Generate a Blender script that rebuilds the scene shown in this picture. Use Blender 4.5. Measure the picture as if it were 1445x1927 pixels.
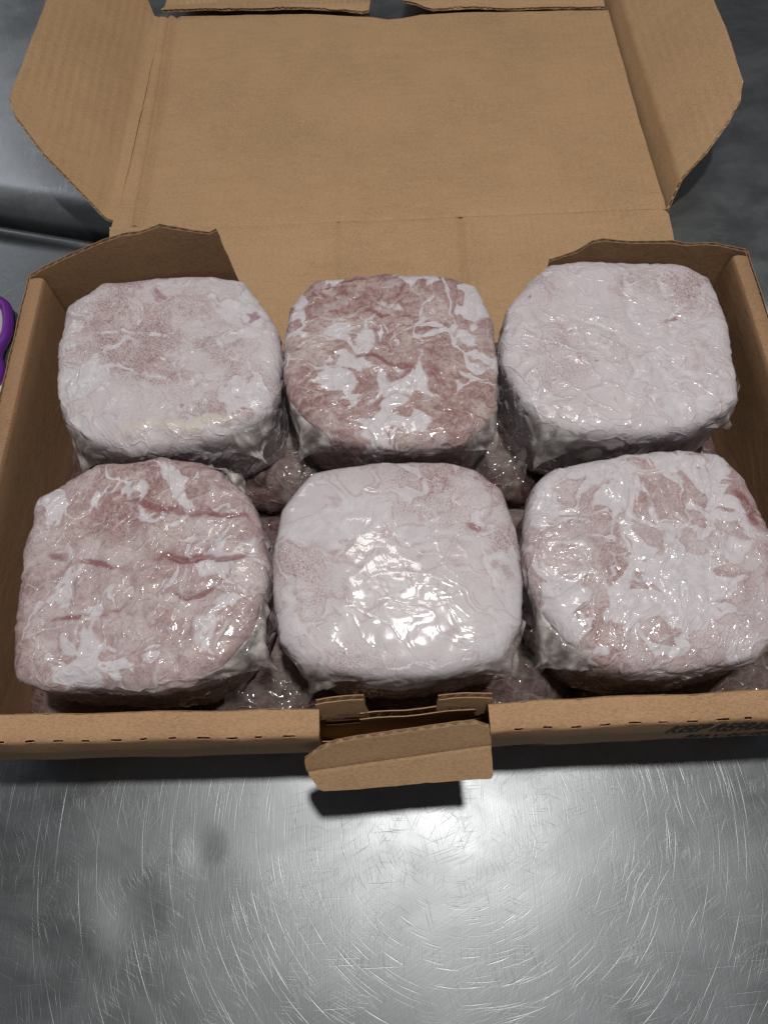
import bpy, bmesh, math, random
import numpy as np
from mathutils import Vector, Matrix
random.seed(7)
rng = np.random.default_rng(7)
CM = 0.01
D = bpy.data
for o in list(D.objects):
    D.objects.remove(o)
scene = bpy.context.scene
COL = scene.collection
R = math.radians

# ------------------------------------------------------------------ camera
cam = D.objects.new('camera', D.cameras.new('camera'))
COL.objects.link(cam)
cam.data.sensor_fit = 'VERTICAL'
cam.data.sensor_height = 24
cam.data.lens = 16.69
cam.data.clip_start = 0.02
cam.data.clip_end = 100
cam.matrix_world = (Matrix.Translation((0, 0, 0.60)) @ Matrix.Rotation(R(90 - 65.4), 4, 'X')
                    @ Matrix.Rotation(R(-1.9), 4, 'Z'))
scene.camera = cam
scene.render.resolution_x = 767
scene.render.resolution_y = 1024
scene.view_settings.view_transform = 'Standard'
scene.view_settings.look = 'None'
scene.view_settings.exposure = 0.0
scene.view_settings.gamma = 1.0

# ------------------------------------------------------------------ world: dim indoor surroundings
w = D.worlds.new('World')
scene.world = w
w.use_nodes = True
w.node_tree.nodes['Background'].inputs[0].default_value = (0.90, 0.94, 1.0, 1)
w.node_tree.nodes['Background'].inputs[1].default_value = 0.055

# ------------------------------------------------------------------ lamps
def area(name, loc, size, power, color, size_y=None, aim=None, shape='DISK'):
    l = D.lights.new(name, 'AREA')
    l.shape = shape
    l.size = size
    if size_y: l.size_y = size_y
    l.energy = power
    l.color = color
    o = D.objects.new(name, l)
    COL.objects.link(o)
    o.location = loc
    if aim is not None:
        o.rotation_euler = (Vector(aim) - Vector(loc)).to_track_quat('-Z', 'Y').to_euler()
    return o
area('ceiling_lamp', (0.13, 0.18, 2.0), 0.085, 23.5, (1.0, 0.97, 0.93))
area('ceiling_panel', (-0.05, 0.86, 2.3), 0.42, 5.5, (1.0, 0.96, 0.88), 0.26, shape='RECTANGLE')
area('back_ceiling_panel', (-2.9, 3.6, 2.3), 0.7, 17.0, (0.92, 0.96, 1.0), 1.6, aim=(-0.3, 0.8, 0), shape='RECTANGLE')

area('front_fill', (0.3, -2.0, 2.3), 1.2, 6.5, (0.95, 0.97, 1.0), 0.3, aim=(0, 0.2, 0), shape='RECTANGLE')  # unseen fill light, added behind the camera to brighten the front faces
# ------------------------------------------------------------------ numpy noise
_perm = rng.permutation(512)
_perm = np.concatenate([_perm, _perm, _perm])
_grad = rng.normal(size=(512, 3)); _grad /= np.linalg.norm(_grad, axis=1)[:, None]
def gnoise(p):
    p = np.asarray(p, float)
    i = np.floor(p).astype(int); f = p - i
    u = f * f * f * (f * (f * 6 - 15) + 10)
    out = 0
    for dx in (0, 1):
        for dy in (0, 1):
            for dz in (0, 1):
                h = _perm[(_perm[(_perm[(i[..., 0] + dx) % 512] + i[..., 1] + dy) % 512] + i[..., 2] + dz) % 512]
                g = _grad[h]
                d = f - np.array([dx, dy, dz])
                wgt = (u[..., 0] if dx else 1 - u[..., 0]) * (u[..., 1] if dy else 1 - u[..., 1]) * (u[..., 2] if dz else 1 - u[..., 2])
                out = out + wgt * (d * g).sum(-1)
    return out * 1.6
def fbm(p, oct=3):
    a, s, r = 1.0, 1.0, 0
    for k in range(oct):
        r = r + a * gnoise(np.asarray(p) * s + 17.3 * k); a *= .5; s *= 2.03
    return r
def ridge(p):
    return 1 - np.abs(gnoise(p)) * 2
def n1(*a):
    return float(gnoise(np.array([a], float))[0])

# ------------------------------------------------------------------ object helpers
def empty(name, loc, label, cat, rz=0, group=None):
    o = D.objects.new(name, None); COL.objects.link(o)
    o.empty_display_size = .05
    o.location = [c * CM for c in loc]; o.rotation_euler = (0, 0, rz)
    o['label'] = label; o['category'] = cat
    if group: o['group'] = group
    return o
def link(name, me, mat, parent=None, label=None):
    o = D.objects.new(name, me); COL.objects.link(o)
    if mat and not me.materials: me.materials.append(mat)
    if parent: o.parent = parent
    if label: o['label'] = label
    return o
def smooth(me, on=True):
    me.polygons.foreach_set('use_smooth', [on] * len(me.polygons))
def grid_mesh(name, P, closed=False, cap=False):
    """P: (n,m,3) in cm -> mesh. closed wraps the second axis."""
    n, m = P.shape[:2]
    idx = np.arange(n * m).reshape(n, m)
    fs = []
    mm = m if closed else m - 1
    for i in range(n - 1):
        for j in range(mm):
            k = (j + 1) % m
            fs.append((idx[i, j], idx[i, k], idx[i + 1, k], idx[i + 1, j]))
    if cap:
        if closed:
            fs.append(tuple(idx[-1, ::-1])); fs.append(tuple(idx[0, :]))
        else:
            b = list(idx[0, :]) + list(idx[1:, -1]) + list(idx[-1, :-1][::-1]) + list(idx[1:-1, 0][::-1])
            fs.append(tuple(b))
    me = D.meshes.new(name)
    me.from_pydata((P.reshape(-1, 3) * CM).tolist(), [], [tuple(int(a) for a in f) for f in fs])
    me.update()
    smooth(me)
    return me

# ------------------------------------------------------------------ node helpers
class NT:
    def __init__(s, name):
        s.m = D.materials.new(name); s.m.use_nodes = True
        s.t = s.m.node_tree; s.n = s.t.nodes
        s.b = s.n['Principled BSDF']; s.out = s.n['Material Output']
    def add(s, typ, **kw):
        nd = s.n.new(typ)
        for k, v in kw.items(): setattr(nd, k, v)
        return nd
    def put(s, sock, v):
        if isinstance(v, bpy.types.NodeSocket): s.t.links.new(v, sock)
        elif v is not None: sock.default_value = v
    def math(s, op, a, b=None, c=None, clamp=False):
        nd = s.add('ShaderNodeMath', operation=op); nd.use_clamp = clamp
        s.put(nd.inputs[0], a); s.put(nd.inputs[1], b)
        if c is not None: s.put(nd.inputs[2], c)
        return nd.outputs[0]
    def vmath(s, op, a, b=None, scale=None):
        nd = s.add('ShaderNodeVectorMath', operation=op)
        s.put(nd.inputs[0], a); s.put(nd.inputs[1], b)
        if scale is not None: s.put(nd.inputs['Scale'], scale)
        return nd.outputs[0]
    def coord(s, kind='Object'):
        return s.add('ShaderNodeTexCoord').outputs[kind]
    def mapping(s, v, loc=(0, 0, 0), rot=(0, 0, 0), scale=(1, 1, 1)):
        nd = s.add('ShaderNodeMapping')
        s.put(nd.inputs[0], v); nd.inputs[1].default_value = loc
        nd.inputs[2].default_value = rot; nd.inputs[3].default_value = scale
        return nd.outputs[0]
    def noise(s, v, scale, detail=2, rough=.5, dist=0, col=False):
        nd = s.add('ShaderNodeTexNoise')
        s.put(nd.inputs['Vector'], v); nd.inputs['Scale'].default_value = scale
        nd.inputs['Detail'].default_value = detail; nd.inputs['Roughness'].default_value = rough
        nd.inputs['Distortion'].default_value = dist
        return nd.outputs['Color' if col else 'Fac']
    def step(s, v, a, b, lo=0., hi=1., smooth=True):
        nd = s.add('ShaderNodeMapRange')
        if smooth: nd.interpolation_type = 'SMOOTHSTEP'
        s.put(nd.inputs[0], v); nd.inputs[1].default_value = a; nd.inputs[2].default_value = b
        nd.inputs[3].default_value = lo; nd.inputs[4].default_value = hi
        return nd.outputs[0]
    def mix(s, fac, a, b, blend='MIX'):
        nd = s.add('ShaderNodeMix', data_type='RGBA', blend_type=blend)
        s.put(nd.inputs[0], fac)
        for sock, v in ((nd.inputs[6], a), (nd.inputs[7], b)):
            if isinstance(v, tuple) and len(v) == 3: v = v + (1,)
            s.put(sock, v)
        return nd.outputs[2]
    def bump(s, h, dist, strength=1, normal=None):
        nd = s.add('ShaderNodeBump')
        nd.inputs['Strength'].default_value = strength; nd.inputs['Distance'].default_value = dist
        s.put(nd.inputs['Height'], h)
        if normal is not None: s.put(nd.inputs['Normal'], normal)
        return nd.outputs[0]

# ------------------------------------------------------------------ materials
def kraft(name, tint=(0.405, 0.255, 0.138), lines=None, seed=0):
    s = NT(name)
    c = s.mapping(s.coord(), loc=(seed, seed * .7, 0))
    big = s.math('ADD', s.math('MULTIPLY', s.noise(c, 9, 3, .6), .6), s.math('MULTIPLY', s.noise(s.mapping(c, scale=(1, 4, 3)), 40, 4, .7), .4))
    fib = s.noise(s.mapping(c, scale=(1, 2.6, 2.0)), 420, 3, .7)
    fine = s.noise(c, 1500, 2, .6)
    speck = s.step(s.noise(c, 900, 1, .5), .70, .76)
    scuff = s.step(s.noise(s.mapping(c, rot=(0, 0, .5), scale=(1, 6, 3)), 30, 5, .7, 1.0), .60, .74)
    t = Vector(tint)
    col = s.mix(s.step(big, .36, .62), tuple(t * .84), tuple(t * 1.08))
    col = s.mix(s.step(fib, .35, .68, 0, .9), col, tuple(t * 1.24))
    col = s.mix(s.step(fib, .50, .28, 0, .55), col, tuple(t * .70))
    col = s.mix(s.math('MULTIPLY', speck, .45), col, tuple(t * .5))
    col = s.mix(s.math('MULTIPLY', scuff, .34), col, tuple(t * 1.45))
    s.put(s.b.inputs['Base Color'], col)
    s.b.inputs['Roughness'].default_value = .72
    s.b.inputs['Specular IOR Level'].default_value = .35
    h = s.math('ADD', s.math('MULTIPLY', fib, .5), s.math('MULTIPLY', fine, .35))
    nrm = s.bump(h, .00022, .8)
    nrm = s.bump(s.noise(s.mapping(c, scale=(1, .5, 1)), 26, 4, .6, .6), .0016, .6, nrm)
    if lines is not None:      # faint washboarding over the flutes
        wv = s.add('ShaderNodeTexWave', wave_type='BANDS', bands_direction=lines)
        s.put(wv.inputs[0], c); wv.inputs['Scale'].default_value = 39
        wv.inputs['Distortion'].default_value = .4
        nrm = s.bump(s.math('MULTIPLY', wv.outputs['Fac'], s.step(s.noise(c, 8, 2), .40, .62, .25, 1)), .00035, .9, nrm)
    s.put(s.b.inputs['Normal'], nrm)
    return s.m
M_KR = kraft('kraft_liner', lines='X')
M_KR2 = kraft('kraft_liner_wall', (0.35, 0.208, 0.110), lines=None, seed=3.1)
M_WALL = kraft('kraft_dark_wall', (0.275, 0.160, 0.086), lines=None, seed=2.2)  # darker, redder tint of the liner for side walls and corner flaps
M_MED = kraft('kraft_medium', (0.50, 0.35, 0.21), seed=5)
M_INK = NT('black_print'); _i = M_INK
_i.b.inputs['Base Color'].default_value = (.018, .018, .02, 1); _i.b.inputs['Roughness'].default_value = .6
M_INK = _i.m

def steel(name, base=(.215, .224, .234), rough=.415, seed=0., brush=0.0, blotch=1.0):
    s = NT(name)
    c0 = s.mapping(s.coord(), loc=(seed, seed, 0))
    warp = s.noise(c0, 3.2, 1, .5, col=True)
    c = s.vmath('ADD', c0, s.vmath('SCALE', s.vmath('SUBTRACT', warp, (.5, .5, .5)), scale=.05))
    hs = None
    bright = None
    specs = [(k_ * 180 / 10 + 4, (.105, .085, .12, .09)[k_ % 4], (5.5, 8, 4, 6.5, 10)[k_ % 5]) for k_ in range(10)] + [(2, .34, 26), (70, .40, 22), (128, .38, 20), (88, .11, 7)][:4 if seed else 3]
    for k, (ang, a, l) in enumerate(specs):
        v = s.mapping(s.mapping(c, rot=(0, 0, R(ang + rng.uniform(-5, 5)))), loc=(k * 3.7, k * 1.9, 0), scale=(100 / l, 100 / a, 1))
        vo = s.add('ShaderNodeTexVoronoi', voronoi_dimensions='2D', feature='F1')
        s.put(vo.inputs['Vector'], v); vo.inputs['Scale'].default_value = 1
        wth = .15 if a < .3 else .08
        line = s.math('SUBTRACT', 1.0, s.math('DIVIDE', vo.outputs['Distance'], wth), clamp=True)
        sep = s.add('ShaderNodeSeparateColor'); s.put(sep.inputs[0], vo.outputs['Color'])
        keep = s.step(sep.outputs[0], .60, 1.0, 0, 1.0 if a < .3 else 1.6)
        h = s.math('MULTIPLY', line, keep)
        hs = h if hs is None else s.math('ADD', hs, h)
    if seed == 0:      # rings drawn round the lamp highlight, its glint arcs put into bump and colour
        for (cx_, cy_, dr, da, sd) in ((.058, .020, .0015, .95, 0), (.048, .008, .0026, .70, 5)):
            sp = s.add('ShaderNodeSeparateXYZ'); s.put(sp.inputs[0], s.vmath('SUBTRACT', c0, (cx_, cy_, 0)))
            rr_ = s.math('SQRT', s.math('ADD', s.math('MULTIPLY', sp.outputs[0], sp.outputs[0]), s.math('MULTIPLY', sp.outputs[1], sp.outputs[1])))
            an_ = s.math('ARCTAN2', sp.outputs[0], s.math('MULTIPLY', sp.outputs[1], -1))
            cb = s.add('ShaderNodeCombineXYZ'); s.put(cb.inputs[0], s.math('ADD', s.math('DIVIDE', rr_, dr), sd)); s.put(cb.inputs[1], s.math('DIVIDE', an_, da))
            vo = s.add('ShaderNodeTexVoronoi', voronoi_dimensions='2D', feature='F1'); s.put(vo.inputs['Vector'], cb.outputs[0]); vo.inputs['Scale'].default_value = 1
            sep = s.add('ShaderNodeSeparateColor'); s.put(sep.inputs[0], vo.outputs['Color'])
            ln_ = s.math('SUBTRACT', 1.0, s.math('DIVIDE', vo.outputs['Distance'], .16), clamp=True)
            hs = s.math('ADD', hs, s.math('MULTIPLY', s.math('MULTIPLY', ln_, s.step(sep.outputs[0], .35, 1, 0, 1.9)), s.step(rr_, .03, .07)))
    fine = s.noise(s.mapping(c0, rot=(0, 0, .05), scale=(1.0, .05, 1)), 800, 3, .65)
    fine2 = s.noise(s.mapping(s.mapping(c0, rot=(0, 0, 1.1)), scale=(1.0, .05, 1)), 700, 2, .65)
    grain = s.math('ADD', s.math('MULTIPLY', fine, 1.0 + brush), s.math('MULTIPLY', fine2, .5))
    nrm = s.bump(grain, .00006, 1.0)
    nrm = s.bump(s.math('MULTIPLY', hs, -1), .000032, 1.0, nrm)
    nrm = s.bump(s.noise(c0, 5, 2, .5), .0035 * blotch, .8, nrm)
    # two shallow dents
    for (dx, dy, rad, dep) in ((-.147, -.004, .022, .0006), (-.199, -.045, .034, .0010)) if seed == 0 else ():
        d = s.vmath('SUBTRACT', s.coord(), (dx, dy, 0))
        ln = s.add('ShaderNodeVectorMath', operation='LENGTH'); s.put(ln.inputs[0], d)
        nrm = s.bump(s.step(ln.outputs['Value'], 0, rad, -1, 0), dep, 1.0, nrm)
    s.put(s.b.inputs['Normal'], nrm)
    sm = s.noise(s.mapping(c0, scale=(1, 1.6, 1)), 11, 5, .62, .5)
    colr = s.mix(s.step(sm, .3, .7), tuple(x * .86 for x in base), base)
    colr = s.mix(s.math('MULTIPLY', s.math('MINIMUM', hs, 1.0), .34), colr, tuple(min(1, x * 1.8) for x in base))
    s.put(s.b.inputs['Base Color'], colr)
    s.b.inputs['Metallic'].default_value = 1
    s.put(s.b.inputs['Roughness'], s.step(sm, .25, .75, rough - .04, rough + .07))
    return s.m
M_STEEL = steel('scratched_steel')
M_STEEL_B = steel('scratched_steel_back', base=(.44, .455, .47), rough=.40, seed=4.0, brush=.4, blotch=.4)

def meat(name, seed, white=.5, hue=0., frost=1.0, dark=1.0, yellow=.2, gloss=1.0, wrinkle=1.0, coat_r=.09, low=False, crk=1.0):
    """Frozen ground meat seen through vacuum film. white: share of pale frosted film patches."""
    s = NT(name)
    c0 = s.mapping(s.coord(), loc=(seed * 1.37, seed * .71, seed * .29))
    wv = s.noise(c0, 22, 2, .5, col=True)
    cw = s.vmath('ADD', c0, s.vmath('SCALE', s.vmath('SUBTRACT', wv, (.5, .5, .5)), scale=.040))
    wv2 = s.noise(cw, 90, 2, .5, col=True)
    cw2 = s.vmath('ADD', cw, s.vmath('SCALE', s.vmath('SUBTRACT', wv2, (.5, .5, .5)), scale=.008))
    vo = s.add('ShaderNodeTexVoronoi', feature='F1'); s.put(vo.inputs['Vector'], cw); vo.inputs['Scale'].default_value = 60
    cw3 = s.vmath('ADD', cw2, s.vmath('SCALE', s.vmath('SUBTRACT', vo.outputs['Color'], (.5, .5, .5)), scale=.006))
    n_a = s.noise(s.mapping(cw3, scale=(.85, 1.2, 1)), 23, 1.0, .45)
    n_b = s.noise(s.mapping(cw3, loc=(7, 7, 7), scale=(1.25, .8, 1)), 19, 1.0, .45)
    n_w = s.noise(s.mapping(c0, loc=(2, 6, 4)), 16, 2, .5)
    wid_ = s.step(n_w, .38, .66, -.03, .085 + .10 * (white - .5), smooth=False)
    p_a = s.math('SUBTRACT', wid_, s.math('ABSOLUTE', s.math('SUBTRACT', n_a, .5)))
    p_b = s.math('SUBTRACT', s.math('MULTIPLY', wid_, .7), s.math('ABSOLUTE', s.math('SUBTRACT', n_b, .52)))
    n_patch = s.math('ADD', s.math('MAXIMUM', p_a, p_b), .5)
    n_soft = s.noise(cw, 30, 5, .6)
    n_vein = s.noise(s.mapping(cw2, scale=(.7, 1.4, 1)), 26, 1, .5)
    n_fine = s.noise(cw2, 160, 5, .75)
    n_grain = s.noise(c0, 1100, 3, .7)
    n_spot = s.noise(c0, 330, 3, .7)
    rad = s.noise(s.mapping(cw, loc=(3, 1, 2)), 9, 2, .5)
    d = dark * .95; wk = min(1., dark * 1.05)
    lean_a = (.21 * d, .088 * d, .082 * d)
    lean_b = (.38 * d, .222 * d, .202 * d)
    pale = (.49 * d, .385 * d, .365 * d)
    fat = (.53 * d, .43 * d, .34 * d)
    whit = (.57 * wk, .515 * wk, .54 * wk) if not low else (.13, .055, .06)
    col = s.mix(s.step(n_fine, .38, .62), lean_a, lean_b)
    col = s.mix(s.step(n_soft, .42, .64), col, pale)
    col = s.mix(s.math('MULTIPLY', s.step(s.noise(cw, 44, 3, .6), .58, .68), yellow), col, fat)
    col = s.mix(s.step(n_spot, .52, .66, 0, .75), col, lean_a)
    col = s.mix(s.step(n_spot, .46, .34, 0, .5), col, pale)
    # dark creases where the meat folds
    vd = s.add('ShaderNodeTexVoronoi', feature='DISTANCE_TO_EDGE'); s.put(vd.inputs['Vector'], s.mapping(s.mapping(cw2, rot=(0, 0, seed * .9)), scale=(.45, 1.5, 1))); vd.inputs['Scale'].default_value = 42
    vf = s.add('ShaderNodeTexVoronoi', feature='F1'); s.put(vf.inputs['Vector'], s.mapping(s.mapping(cw2, rot=(0, 0, seed * .9)), scale=(.45, 1.5, 1))); vf.inputs['Scale'].default_value = 42
    ve = s.add('ShaderNodeTexVoronoi', feature='DISTANCE_TO_EDGE'); s.put(ve.inputs['Vector'], s.mapping(s.mapping(cw2, rot=(0, 0, seed * .9 + 1.1)), loc=(3, 3, 3), scale=(1.6, .5, 1))); ve.inputs['Scale'].default_value = 95
    brk = s.step(s.noise(c0, 35, 2), .46, .60)
    cr1 = s.math('MULTIPLY', s.step(vd.outputs['Distance'], 0, .085, 1, 0), brk)
    cr2 = s.math('MULTIPLY', s.step(ve.outputs['Distance'], 0, .10, 1, 0), s.math('SUBTRACT', 1.0, brk))
    vein = s.step(s.math('ABSOLUTE', s.math('SUBTRACT', n_vein, .5)), .0, .020, 1, 0)
    vein = s.math('MULTIPLY', vein, s.step(rad, .46, .60))
    col = s.mix(s.math('MULTIPLY', vein, .75), col, (.20 * d, .055 * d, .055 * d))
    # frost film
    fr = s.math('ADD', s.math('MULTIPLY', s.step(n_grain, .42, .58), .50), s.step(rad, .66, .36, 0, .62))
    fr = s.math('ADD', fr, s.step(n_soft, .50, .62, 0, .22))
    fr = s.math('MULTIPLY', fr, frost, clamp=True)
    col = s.mix(fr, col, whit)
    # crisp pale patches with thin brown rim
    th = .5 + (.5 - white) * .10
    rim = s.step(s.math('ABSOLUTE', s.math('SUBTRACT', n_patch, th - .009)), .0, .012, 1, 0)
    col = s.mix(s.math('MULTIPLY', rim, .30 * (1.3 - white * .8)), col, (.30 * d, .13 * d, .12 * d))
    patch = s.step(n_patch, th - .002, th + .014)
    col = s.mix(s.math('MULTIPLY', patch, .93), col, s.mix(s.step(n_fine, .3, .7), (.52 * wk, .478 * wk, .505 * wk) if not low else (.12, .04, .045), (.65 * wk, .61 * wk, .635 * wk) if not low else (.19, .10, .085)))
    # frost wrinkle lines, pale
    ln = s.step(s.math('ABSOLUTE', s.math('SUBTRACT', s.noise(s.mapping(cw, loc=(5, 2, 1)), 34, 2, .5), .5)), .0, .016, 1, 0)
    col = s.mix(s.math('MULTIPLY', s.math('MAXIMUM', s.math('MULTIPLY', ln, .35), s.math('MULTIPLY', s.math('MAXIMUM', cr1, s.math('MULTIPLY', cr2, .6)), .9)), .42), col, (.60 * wk, .575 * wk, .60 * wk))
    # rare purple-red bruises
    br = s.step(s.noise(s.mapping(c0, loc=(9, 4, 2)), 40, 3, .6, .5), .685, .76)
    col = s.mix(s.math('MULTIPLY', br, .6), col, (.24 * d, .05 * d, .085 * d))
    for an, cc, am in (('crease_pale', (.62 * wk, .59 * wk, .61 * wk), .85), ('crease_cream', (.58, .52, .45), .8), ('crease_red', (.20 * d, .045 * d, .05 * d), .75)):
        at = s.add('ShaderNodeAttribute', attribute_name=an)
        f_ = s.math('MULTIPLY', s.step(s.math('MULTIPLY', at.outputs['Fac'], s.step(n_fine, .25, .6, .6, 1.2)), .5 if an == 'crease_pale' else (.08 if an == 'crease_red' else .2), .55 if an == 'crease_red' else .95), am)
        col = s.mix(f_, col, cc)
    col = s.mix(s.step(s.noise(c0, 1500, 2, .6), .35, .65, 0, .10), col, (.12, .08, .08))
    s.put(s.b.inputs['Base Color'], col)
    s.b.inputs['Roughness'].default_value = .55
    s.b.inputs['Subsurface Weight'].default_value = .0
    nrm = s.bump(n_soft, .0012, .5)
    crh = s.math('ADD', s.math('MULTIPLY', cr1, .8), s.math('ADD', s.math('MULTIPLY', cr2, .4), s.math('MULTIPLY', vf.outputs['Distance'], .9)))
    nrm = s.bump(crh, .0009 * crk, .7, nrm)
    nrm = s.bump(n_grain, .00018, .6, nrm)
    s.put(s.b.inputs['Normal'], nrm)
    # film on top: glossy coat with its own sharp wrinkles
    s.b.inputs['Coat Weight'].default_value = .50 * gloss
    s.b.inputs['Coat Roughness'].default_value = coat_r
    s.b.inputs['Coat IOR'].default_value = 1.5
    w1 = s.noise(s.mapping(s.mapping(cw, rot=(0, 0, seed)), scale=(1, .3, 1)), 36, 2.5, .5, .7)
    w1 = s.math('ABSOLUTE', s.math('SUBTRACT', w1, .5))
    w2 = s.noise(s.mapping(s.mapping(cw2, rot=(0, 0, seed * 2)), scale=(.3, 1, 1)), 150, 2, .5)
    smv = s.step(s.noise(c0, 15, 1), .42, .62, .12, 1.0)
    cn = s.bump(s.math('MULTIPLY', s.step(w1, 0, .14, 1, 0), smv), .0010 * wrinkle, .7)
    cn = s.bump(s.math('MULTIPLY', w2, smv), .0004 * wrinkle, .3, cn)
    cn = s.bump(crh, .0011 * wrinkle, .8, cn)
    s.put(s.b.inputs['Coat Normal'], cn)
    return s.m

def film(name, milk=.40, tint=(.62, .56, .55)):
    s = NT(name)
    c = s.coord()
    tr = s.add('ShaderNodeBsdfTransparent'); tr.inputs[0].default_value = (.93, .92, .91, 1)
    df = s.add('ShaderNodeBsdfDiffuse'); df.inputs[0].default_value = tint + (1,)
    gl = s.add('ShaderNodeBsdfGlossy'); gl.inputs['Roughness'].default_value = .10
    gl.inputs[0].default_value = (.95, .95, .95, 1)
    nz = s.noise(c, 60, 4, .6, .8)
    nrm = s.bump(s.math('ABSOLUTE', s.math('SUBTRACT', s.noise(s.mapping(c, scale=(1, 1, .4)), 70, 2, .5, 1.0), .5)), .0012, .6)
    s.put(gl.inputs['Normal'], nrm)
    m1 = s.add('ShaderNodeMixShader'); s.put(m1.inputs[0], s.step(nz, .35, .7, milk * .35, milk * 1.6))
    s.t.links.new(tr.outputs[0], m1.inputs[1]); s.t.links.new(df.outputs[0], m1.inputs[2])
    ge = s.add('ShaderNodeNewGeometry')
    dt = s.add('ShaderNodeVectorMath', operation='DOT_PRODUCT'); s.put(dt.inputs[0], nrm); s.put(dt.inputs[1], ge.outputs['Incoming'])
    fr = s.math('POWER', s.math('SUBTRACT', 1.0, s.math('ABSOLUTE', dt.outputs['Value']), clamp=True), 5.0)
    m2 = s.add('ShaderNodeMixShader'); s.put(m2.inputs[0], s.math('ADD', s.math('MULTIPLY', fr, .28), .032, clamp=True))
    s.t.links.new(m1.outputs[0], m2.inputs[1]); s.t.links.new(gl.outputs[0], m2.inputs[2])
    s.t.links.new(m2.outputs[0], s.out.inputs[0])
    return s.m
M_FILM = film('vacuum_film')
M_FILM_M = film('vacuum_film_milky', milk=.55, tint=(.62, .57, .545))

# ------------------------------------------------------------------ steel tables
ST_O = np.array([-37.0, 63.3]); ST_A = R(-14.5)
EU = np.array([math.cos(ST_A), math.sin(ST_A)]); EV = np.array([-math.sin(ST_A), math.cos(ST_A)])
def table_mesh(name, prof, us):
    P = np.zeros((len(us), len(prof), 3))
    for i, u in enumerate(us):
        for j, (v, z) in enumerate(prof):
            P[i, j, :2] = ST_O + EU * u + EV * v; P[i, j, 2] = z
    return grid_mesh(name, P)
us = np.linspace(-140, 190, 12)
profA = [(-170, -3.5), (-170, -.3), (-169.7, 0), (-100, 0), (-30, 0), (-2.4, 0), (-1.9, .05), (-1.5, .18)]
for k in range(9):
    a = R(150 - k * 28); profA.append((-.75 + .75 * math.cos(a), .02 + .62 * math.sin(a)) if k < 6 else (-.02, .0 - (k - 5) * 1.4))
me = table_mesh('worktop', profA, us)
tA = empty('steel_table', (0, 0, 0), 'scratched stainless steel table the meat box stands on', 'table')
link('tabletop', me, M_STEEL, tA)
profB = [(3.4, -5), (3.4, -3.2)]
for k in range(10):
    a = R(180 - k * 10); profB.append((7.4 + 4.0 * math.cos(a), -3.1 + 3.1 * math.sin(a)))
profB += [(9, .0), (60, .0), (320, .0), (320, -4)]
me = table_mesh('worktop', profB, us)
tB = empty('steel_table', (0, 100, 0), 'darker steel table behind the box, under the open lid', 'table')
link('tabletop', me, M_STEEL_B, tB).location = (0, -1.0, 0)
s_ = NT('dark_floor'); s_.b.inputs['Roughness'].default_value = .7
s_.put(s_.b.inputs['Base Color'], s_.mix(s_.noise(s_.coord(), 6, 3), (.05, .05, .05), (.09, .085, .08)))
P = np.array([[[-400, -400, -90], [400, -400, -90]], [[-400, 500, -90], [400, 500, -90]]], float)
fl = link('floor', grid_mesh('floor', P), s_.m); fl['kind'] = 'structure'
def leg(parent, x, y):
    bm = bmesh.new()
    bmesh.ops.create_cone(bm, cap_ends=True, segments=20, radius1=.02, radius2=.02, depth=.86)
    me = D.meshes.new('leg'); bm.to_mesh(me); bm.free(); smooth(me)
    o = link('leg', me, M_STEEL_B, parent); o.location = Vector((x * CM, y * CM, -.465)) - parent.location
for (u, v, p) in ((-120, -160, tA), (170, -160, tA), (-120, -10, tA), (170, -10, tA), (-120, 20, tB), (170, 20, tB), (-120, 300, tB), (170, 300, tB)):
    q = ST_O + EU * u + EV * v; leg(p, q[0], q[1])

# ------------------------------------------------------------------ corrugated board
def inside(poly, x, y):
    c = False; n = len(poly)
    for i in range(n):
        x1, y1 = poly[i]; x2, y2 = poly[(i + 1) % n]
        if (y1 > y) != (y2 > y) and x < (x2 - x1) * (y - y1) / (y2 - y1) + x1: c = not c
    return c
def sheet(us, vs, poly, holes, cuts=True):
    """flat grid clipped to poly, cells inside holes removed; returns bmesh in (u,v,0)."""
    bm = bmesh.new()
    vv = [[bm.verts.new((u, v, 0)) for v in vs] for u in us]
    for i in range(len(us) - 1):
        for j in range(len(vs) - 1):
            bm.faces.new((vv[i][j], vv[i + 1][j], vv[i + 1][j + 1], vv[i][j + 1]))
    if poly is not None:
        n = len(poly)
        for i in range(n):
            a = Vector((*poly[i], 0)); b = Vector((*poly[(i + 1) % n], 0)); d = b - a
            if abs(d.x) < 1e-6 and any(abs(a.x - u) < 1e-5 for u in us): continue
            if abs(d.y) < 1e-6 and any(abs(a.y - v) < 1e-5 for v in vs): continue
            # cut only faces near the edge
            lo = Vector((min(a.x, b.x) - 1.2, min(a.y, b.y) - 1.2)); hi = Vector((max(a.x, b.x) + 1.2, max(a.y, b.y) + 1.2))
            fs = [f for f in bm.faces if lo.x <= f.calc_center_median().x <= hi.x and lo.y <= f.calc_center_median().y <= hi.y]
            g = set(fs)
            for f in fs: g.update(f.edges); g.update(f.verts)
            bmesh.ops.bisect_plane(bm, geom=list(g), plane_co=a, plane_no=(d.y, -d.x, 0), dist=1e-4)
    dele = []
    for f in bm.faces:
        c = f.calc_center_median()
        if (poly is not None and not inside(poly, c.x, c.y)) or any(inside(h, c.x, c.y) for h in holes): dele.append(f)
    bmesh.ops.delete(bm, geom=dele, context='FACES')
    return bm
def rng_lines(a, b, step, extra=()):
    n = max(1, int(round((b - a) / step)))
    L = list(np.linspace(a, b, n + 1)) + list(extra)
    L = sorted(set(round(float(x), 4) for x in L if a - 1e-6 <= x <= b + 1e-6))
    return L
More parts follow.
